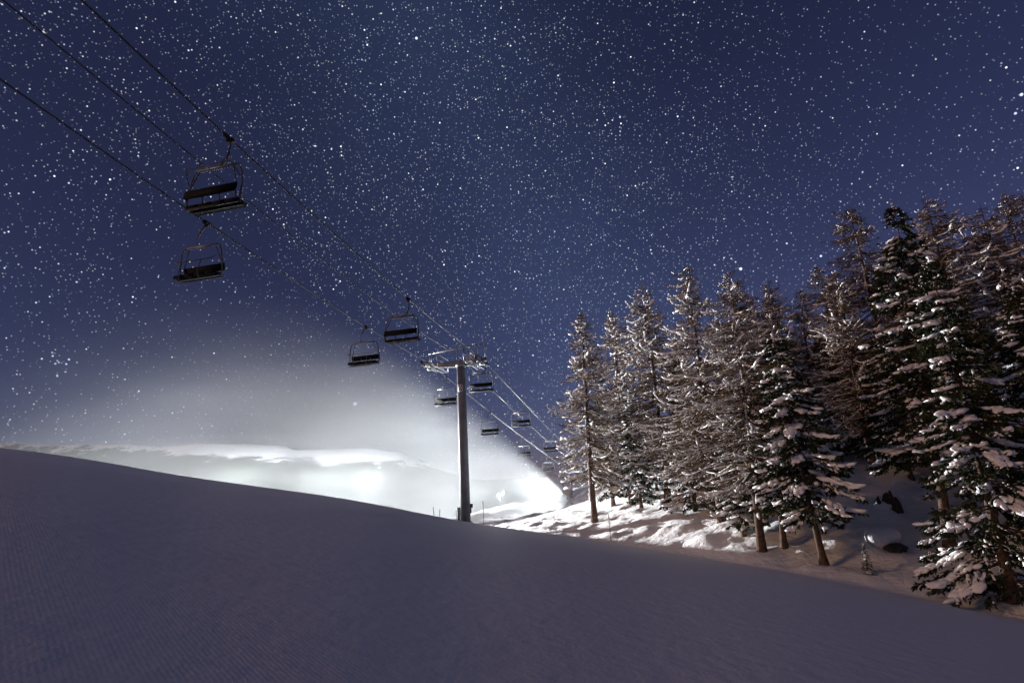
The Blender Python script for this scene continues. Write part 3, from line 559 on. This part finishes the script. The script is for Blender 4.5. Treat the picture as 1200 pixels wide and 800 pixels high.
TREES = [  # kind, variant, foot pixel, distance, tip row, turn, label
 ('larch', 'a', (697, 612), 44, 362, 0.3, 'slim snow-plastered larch standing alone at the mist end of the wood'),
 ('spruce', 'd', (719, 592), 50, 452, 1.0, 'narrow snow-capped spruce squeezed behind the lone end larch'),
 ('larch', 'b', (741, 590), 55, 360, 2.1, 'thin brown larch rising just behind the lone end larch'),
 ('spruce', 'd', (752, 596), 50, 470, 3.0, 'small heavily loaded spruce below the second larch'),
 ('larch', 'c', (783, 588), 50, 328, 0.9, 'tall snowy larch with a pointed crown, third from the mist end'),
 ('larch', 'a', (806, 575), 58, 390, 4.0, 'background larch between the tall pointed larches'),
 ('spruce', 'c', (815, 598), 43, 420, 0.4, 'broad snow-loaded spruce beside the small snowy sapling'),
 ('larch', 'b', (846, 612), 38, 306, 5.0, 'wide larch with long snow-striped limbs in mid wood'),
 ('spruce', 'd', (872, 628), 33, 470, 2.0, 'short spruce with bending boughs beside the thick trunk'),
 ('larch', 'c', (893, 645), 29.5, 312, 1.7, 'large larch with a thick reddish trunk near the piste edge'),
 ('spruce', 'a', (919, 640), 28.5, 418, 3.7, 'spruce on a thin dark stem right beside the thick larch'),
 ('spruce', 'a', (966, 661), 26, 392, 0.7, 'leaning snow-laden spruce with a pale ring on its stem'),
 ('larch', 'd', (925, 560), 52, 350, 2.8, 'background larch behind the snow-laden leaning spruce'),
 ('spruce', 'd', (985, 540), 46, 385, 4.4, 'dark round-topped spruce with pale pillows at the back'),
 ('larch', 'b', (1002, 530), 47, 306, 1.2, 'brown larch at the back above the open snow patch'),
 ('spruce', 'c', (1028, 535), 46, 400, 2.2, 'shaded spruce at the back beside the open snow patch'),
 ('larch', 'd', (1062, 545), 42, 240, 0.5, 'tall russet larch behind the great dark spruce'),
 ('spruce', 'b', (1113, 642), 28, 240, 2.5, 'great dark spruce towering over the stump and boulder'),
 ('larch', 'c', (1185, 590), 33, 222, 3.3, 'high russet larch lit orange behind the great spruce'),
 ('larch', 'd', (1262, 580), 34, 228, 1.9, 'russet larch with long level limbs at the wood end'),
 ('spruce', 'c', (1188, 706), 21, 300, 0.2, 'full dark spruce at the piste edge with snow-bent skirts'),
 ('spruce', 'b', (1300, 700), 20, 335, 4.6, 'tall dark spruce past the snow-bent one, at the wood end'),
 ('larch', 'a', (870, 570), 56, 372, 5.5, 'slender background larch behind the large thick-trunked larch'),
 ('spruce', 'd', (770, 575), 62, 470, 0.0, 'far small spruce seen between the larch stems'),
 ('spruce', 'c', (950, 545), 56, 430, 5.1, 'far spruce in the shade behind the leaning one'),
 ('larch', 'd', (1120, 540), 44, 290, 4.2, 'shaded larch deep behind the great dark spruce'),
 ('spruce', 'b', (1165, 545), 42, 330, 1.1, 'deep shaded spruce behind the russet larches'),
 ('larch', 'c', (908, 575), 52, 334, 0.2, 'broad brown larch filling the gap behind the thick-trunked one'),
 ('larch', 'b', (968, 555), 50, 338, 3.1, 'broad larch rising between the leaning and the dark spruces'),
 ('larch', 'd', (1152, 565), 38, 262, 2.4, 'russet larch squeezed between the great spruce and the orange-lit larch'),
 ('spruce', 'c', (836, 590), 50, 445, 4.9, 'dark snow-dusted spruce tucked behind the wide snow-striped larch'),
 ('larch', 'c', (945, 568), 50, 326, 1.3, 'brown larch closing the dip behind the leaning spruce'),
 ('larch', 'b', (1024, 550), 46, 312, 5.7, 'brown larch crowding the back of the open snow patch'),
 ('larch', 'd', (1330, 600), 36, 230, 3.6, 'russet larch standing behind the outermost dark spruce'),
 ('larch', 'c', (1246, 600), 31, 236, 0.6, 'broad russet larch between the high one and the wood end'),
 ('spruce', 'b', (1262, 650), 27, 330, 2.9, 'dark spruce backing the snow-bent spruce at the piste edge'),
 ('spruce', 'a', (1068, 560), 40, 395, 1.5, 'dark spruce above the stump in front of the russet larch'),
 ('spruce', 'a', (905, 600), 40, 430, 4.1, 'loaded spruce behind the thick trunk of the large larch'),
 ('spruce', 'c', (1090, 545), 47, 400, 3.9, 'low dense spruce closing the wood behind the stump'),
]
for kind, var, (px_, py_), Y, tip, rz, lab in TREES:
    p = foot(px_, py_, Y); h = top_h(p, px_, tip)
    tree(kind, var, p, h, rz, lab, kind+' tree', 'trees of the wood', lean=(R(rz*7 % 3-1.5), R(-5.5 if 'leaning snow' in lab else rz*13 % 4-2.6)))
# young trees standing in the snow
for px_, py_, Y, h, lab in ((1018, 674, 25, 1.15, 'tiny snowy spruce sapling at the piste edge below the boulder'), (784, 586, 45, 1.7, 'small round snowy sapling beside a larch stem on the bank'), (1158, 690, 22.5, 1.0, 'low sapling bowed under a cap of snow')):
    p = foot(px_, py_, Y); tree('spruce', 'd', p, h, px_, lab, 'sapling', 'saplings on the bank')

# ------------------------------------------------------------------ stump, boulder, logs, marker poles
def snow_cap(name, c, size, parent, seed, sub=3, amt=0.05):
    V, F = ico(sub); rg = np.random.default_rng(seed); d = np.sin(V@rg.normal(0, 2.2, (3, 3))).sum(1)*amt; V = V*(1+d)[:, None]*np.array(size)
    return MB().add(V+np.array(c), [F]).build(name, M['snow'], parent, True)
p = foot(1046, 596, 33); st = empty('tree_stump', p); tag(st, 'dark broken stump half buried in snow on the bank', 'stump')
sm = MB(); rg = np.random.default_rng(8)
for k in range(7):
    a = k/7*6.283; r = 0.27; hh = rg.uniform(0.35, 0.95); sm.tube([(math.cos(a)*r*1.25, math.sin(a)*r*1.25, -0.3), (math.cos(a)*r, math.sin(a)*r, hh*0.55), (math.cos(a)*r*0.85, math.sin(a)*r*0.85, hh)], [0.19, 0.15, 0.04], 6)
sm.build('wood', M['bark'], st); snow_cap('snow_cap', (-0.45, 0.05, 0.12), (0.5, 0.42, 0.3), st, 3)
MB().tube([(-0.62, -0.1, 0.1), (-0.75, -0.12, 0.55), (-0.7, -0.1, 0.7)], [0.12, 0.09, 0.02], 6).build('splinter', M['bark'], st)
p = foot(1042, 643, 28); bo = empty('boulder', p); tag(bo, 'boulder under a tall cap of snow with its dark foot showing', 'boulder')
V, F = ico(3); V = V*(1+0.17*vnoise(V[:, 0]*3+V[:, 2]*2, V[:, 1]*3, 1.0, 4)+0.5*vnoise(V[:, 0]*2, V[:, 2]*2.5+V[:, 1], 1.0, 9))[:, None]
MB().add(V*np.array([0.5, 0.4, 0.26])+np.array([0.08, -0.3, 0.02]), [F]).build('rock', M['rock'], bo); snow_cap('snow_cap', (-0.05, 0.12, 0.46), (0.72, 0.6, 0.5), bo, 5, amt=0.07)
def log(pa, pb, r, label):
    o = empty('fallen_log', pa); tag(o, label, 'log', 'fallen logs'); d = np.array(pb)-np.array(pa); ts = np.linspace(0, 1, 7)
    MB().tube([d*t_+np.array([0, 0, 0.06*math.sin(t_*9)]) for t_ in ts], r*(1-0.5*ts), 8).build('wood', M['bark'], o, True)
    s = MB(); rg = np.random.default_rng(int(abs(pa[0])*100)); tt = rg.uniform(0.05, 0.9, 14); lumps_to(s, LUMPS, np.tile(d, (14, 1)), np.outer(tt, d)+np.array([0, 0, r*0.85]), np.stack([rg.uniform(0.15, 0.35, 14), np.full(14, r*0.7), np.full(14, r*0.35)], 1), rg)
    tag(s.build('snow_cover', M['snow'], o, True), kind='stuff')
a = foot(994, 612, 29); log(a+[0, 0, -0.05], at(915, 566, 31.5), 0.12, 'dead leaning log propped against the leaning spruce')
a = foot(1034, 556, 38); log(a+[0, 0, -0.05], at(1022, 520, 39), 0.07, 'thin dead stem leaning on the upper snow patch')
a = foot(1128, 694, 22.5); log(a+[0, 0, -0.02], at(1160, 655, 22.8), 0.09, 'fallen stem poking from under the snow-bent spruce')
def marker(px_, py_, Y, h, mats, label, r=0.022, lean=0.0):
    p = foot(px_, py_, Y) if Y < 70 else at(px_, py_, Y); o = empty('marker_pole', p); tag(o, label, 'pole', 'marker poles'); o.rotation_euler[1] = lean
    MB().tube([(0, 0, -0.4), (0, 0, h*0.62)], r, 6).build('shaft', M[mats[0]], o); MB().tube([(0, 0, h*0.62), (0, 0, h)], r*1.25, 6).build('tip', M[mats[1]], o)
marker(716, 634, 35, 1.6, ('wood', 'wood'), 'bare wooden stake in the snow before the end larch')
marker(1097, 686, 23, 1.15, ('pink', 'pink'), 'thin red stake at the piste edge beside the snow-bent spruce', 0.014)
marker(509, 608, 44, 1.1, ('wood', 'pink'), 'short pole with a reddish tip on the crest', 0.03, R(-5))
marker(515, 609, 44, 0.75, ('wood', 'black'), 'short dark pole on the crest beside the reddish-tipped one', 0.024, R(4))
marker(535, 612, 47, 1.1, ('wood', 'black'), 'short dark pole on the crest next to the lift tower', 0.024)
marker(567, 616, 52, 2.1, ('wood', 'black'), 'thin dark pole standing in the bright mist past the tower', 0.026)

# ------------------------------------------------------------------ snow gun, floodlights, drifting snow
def spot(name, loc, power, color, radius, parent, target=None, cone=None):
    l = bpy.data.lights.new(name, 'SPOT' if cone else 'POINT'); l.energy = power; l.color = color; l.shadow_soft_size = radius
    o = bpy.data.objects.new(name, l); COL.objects.link(o); o.parent = parent; o.location = loc
    if cone: l.spot_size = cone; l.spot_blend = 0.6; o.rotation_euler = Vector(tuple(np.array(target, float))).to_track_quat('-Z', 'Y').to_euler()
    return o
def snow_gun(p, aim, label, power, lz=2.7):
    root = empty('snow_gun', p, aim); tag(root, label, 'snow gun', 'snow guns')   # local +x = throwing direction
    for k in range(3):
        a = k*2.094+0.5; MB().tube([(0, 0, 0.75), (0.75*math.cos(a), 0.75*math.sin(a), -0.1)], 0.035, 6).build('leg', M['yellow'], root)
    y = MB()
    for s in (-1, 1): y.box((0, s*0.5, 1.25), (0.1, 0.05, 0.75))
    y.box((0, 0, 0.85), (0.16, 1.05, 0.08)); y.build('yoke', M['yellow'], root)
    ax = (0.9, 0, 0.42); bl = MB().lathe((-0.35, 0, 1.4), ax, [(0, 0.34), (0.05, 0.44), (0.2, 0.46), (0.9, 0.42), (1.0, 0.4), (1.0, 0.3), (0.1, 0.3)], 20).build('barrel', M['yellow'], root, True)
    MB().lathe((-0.35, 0, 1.4), ax, [(0.99, 0.4), (0.99, 0.46), (1.06, 0.46), (1.06, 0.4)], 20).build('nozzle_ring', M['galv'], bl)
    MB().tube([(-0.45, 0.0, 1.0), (-0.45, 0.0, lz-0.05)], 0.03, 8).build('lamp_post', M['galv'], root)
    lm = MB().lathe((-0.5, 0, lz), (0.9, 0, 0.1), [(0, 0.08), (0.12, 0.14), (0.14, 0.14)], 12).build('lamp_head', M['galv'], root)
    MB().lathe((-0.36, 0, lz+0.016), (0.9, 0, 0.1), [(0, 0.12), (0.015, 0.12)], 12).build('lamp_glass', M['lamp'], lm)
    snow_cap('snow_cap', (-0.1, 0, 1.98), (0.4, 0.32, 0.14), root, 9, 2)
    if power: spot('lamp', (-0.15, 0, 2.74), power, (0.93, 0.98, 1.0), 0.12, root)
    return root
GUN = at(668, 594, 74.0); GUN[2] = gz(GUN[0], GUN[1])
def below(px_, Y): p = at(px_, 600, Y); return (p[0], p[1], gz(p[0], p[1]))
g1 = snow_gun(GUN, R(180-37), 'snow gun on the bank throwing the bright plume of snow', 0)
spot('lamp', (-0.15, 0, 2.74), 15000, (0.93, 0.98, 1.0), 0.12, g1, target=(0.95, 0.0, 0.10), cone=R(125))
snow_gun(below(588, 97), R(145), 'snow gun below the crest past the lift tower, lamp lit', 46000)
snow_gun(below(475, 118), R(145), 'unseen snow gun added inside the mist to light it', 66000)  # hidden gun added so that its lamp evens out the plume's glow
snow_gun(below(345, 150), R(145), 'unseen snow gun added far down the slope to light thinner mist', 80000)  # another unseen gun, put in to carry the glow further left
snow_gun(below(120, 185), R(145), 'farthest unseen snow gun, added to light the mist where it thins out', 2300000)  # added out of sight: a very strong lamp to brighten the far left haze
W = below(285, 78); gw = snow_gun(W, R(-34), 'unseen snow gun added behind the crest to light the wood', 0, 4.1)
spot('lamp', (-0.1, 0, 4.14), 580000, (1.0, 0.99, 0.97), 0.15, gw, target=(0.96, 0, 0.02), cone=R(42))  # added light hidden by the crest, brightens the trees and the bank
snow_gun(below(688, 122), R(160), 'snow gun past the bank beside the pale lift tower', 30000)
def flood(p, h, label, power, col=(0.9, 0.95, 1.0), aim=None):
    root = empty('floodlight_mast', p); tag(root, label, 'floodlight', 'floodlights on the far slope')
    MB().lathe((0, 0, -2), (0, 0, 1), [(0, 0.16), (h+2, 0.09)], 10).build('mast', M['galv'], root, True)
    hd = MB().box((0, -0.15, h), (1.2, 0.5, 0.7)).build('lamp_head', M['galv'], root); MB().box((0, -0.43, h), (1.0, 0.04, 0.55)).build('lamp_glass', M['lamp'], hd)
    spot('lamp', (0, -75.0, h+22), power, col, 0.5, root)
    return root
FL = MD*0.9
for k, (px_, py_, pw, lab) in enumerate(((445, 548, 1.6e6, 'bright floodlight low on the snowy end of the mountain'), (300, 534, 2.9e6, 'small floodlight on the middle of the snowy ridge'), (385, 540, 2.4e6, 'small floodlight between the other two on the ridge'))):
    q = at(px_, py_, FL); flood((q[0], q[1], q[2]-14), 14, lab, pw)
# airborne snow: a plume from the gun that widens and thins as it drifts away
x0, x1, y0, y1, zl, zh = -320.0, GUN[0]+0.5, 62.0, 330.0, -75.0, 95.0
mist = MB().box(((x0+x1)/2, (y0+y1)/2, (zl+zh)/2), (x1-x0, y1-y0, zh-zl)).build('snow_mist'); tag(mist, 'bright white plume of airborne snow drifting over the slope', 'snow mist', kind='stuff')
vm = bpy.data.materials.new('airborne_snow'); vm.use_nodes = True; nt = vm.node_tree; nt.nodes.clear()
out = N(nt.nodes, 'ShaderNodeOutputMaterial'); pv = N(nt.nodes, 'ShaderNodeVolumePrincipled'); nt.links.new(pv.outputs[0], out.inputs['Volume']); pv.inputs['Color'].default_value = (0.96, 0.98, 1.0, 1); pv.inputs['Anisotropy'].default_value = 0.0
t = N(nt.nodes, 'ShaderNodeTexCoord'); sp = N(nt.nodes, 'ShaderNodeSeparateXYZ'); nt.links.new(t.outputs['Object'], sp.inputs[0])
X, Yc, Z = sp.outputs
s = mth(nt, 'MAXIMUM', mth(nt, 'SUBTRACT', GUN[0]-0.4, X), 0.0)
up = mth(nt, 'MULTIPLY', mth(nt, 'SUBTRACT', 1.0, mth(nt, 'EXPONENT', mth(nt, 'MULTIPLY', s, -1/58.0))), 74.0)
h = mth(nt, 'SUBTRACT', Z, GUN[2]+1.5)
soft = mth(nt, 'MULTIPLY_ADD', s, 0.42, 0.5)
e = mth(nt, 'DIVIDE', mth(nt, 'SUBTRACT', up, h), soft)
f1 = mth(nt, 'POWER', sstep(nt, e, 0.0, 1.9), mth(nt, 'MULTIPLY_ADD', s, 1/160.0, 1.0))
yc = mth(nt, 'MULTIPLY_ADD', s, 0.75, GUN[1])
wy = mth(nt, 'MULTIPLY_ADD', s, 0.38, 2.5)
f2 = sstep(nt, mth(nt, 'DIVIDE', mth(nt, 'ABSOLUTE', mth(nt, 'SUBTRACT', Yc, yc)), wy), 0.35, 1.0, 1.0, 0.0)
f3 = mth(nt, 'MULTIPLY_ADD', mth(nt, 'EXPONENT', mth(nt, 'MULTIPLY', s, -1/26.0)), 2.1, 0.055)
f4 = sstep(nt, X, x0, x0+120)
dn = mth(nt, 'MULTIPLY', mth(nt, 'MULTIPLY', f1, f2), mth(nt, 'MULTIPLY', f3, f4))
mp = N(nt.nodes, 'ShaderNodeMapping'); mp.inputs['Rotation'].default_value = (0, R(28), 0); mp.inputs['Scale'].default_value = (0.020, 0.03, 0.085); nt.links.new(t.outputs['Object'], mp.inputs['Vector'])
wn_ = N(nt.nodes, 'ShaderNodeTexNoise'); wn_.inputs['Scale'].default_value = 1.0; wn_.inputs['Detail'].default_value = 3; nt.links.new(mp.outputs[0], wn_.inputs['Vector'])
dn = mth(nt, 'MULTIPLY', dn, sstep(nt, wn_.outputs[0], 0.25, 0.75, 0.45, 1.55))
nt.links.new(mth(nt, 'MULTIPLY', dn, 0.085), pv.inputs['Density'])
mist.data.materials.append(vm)
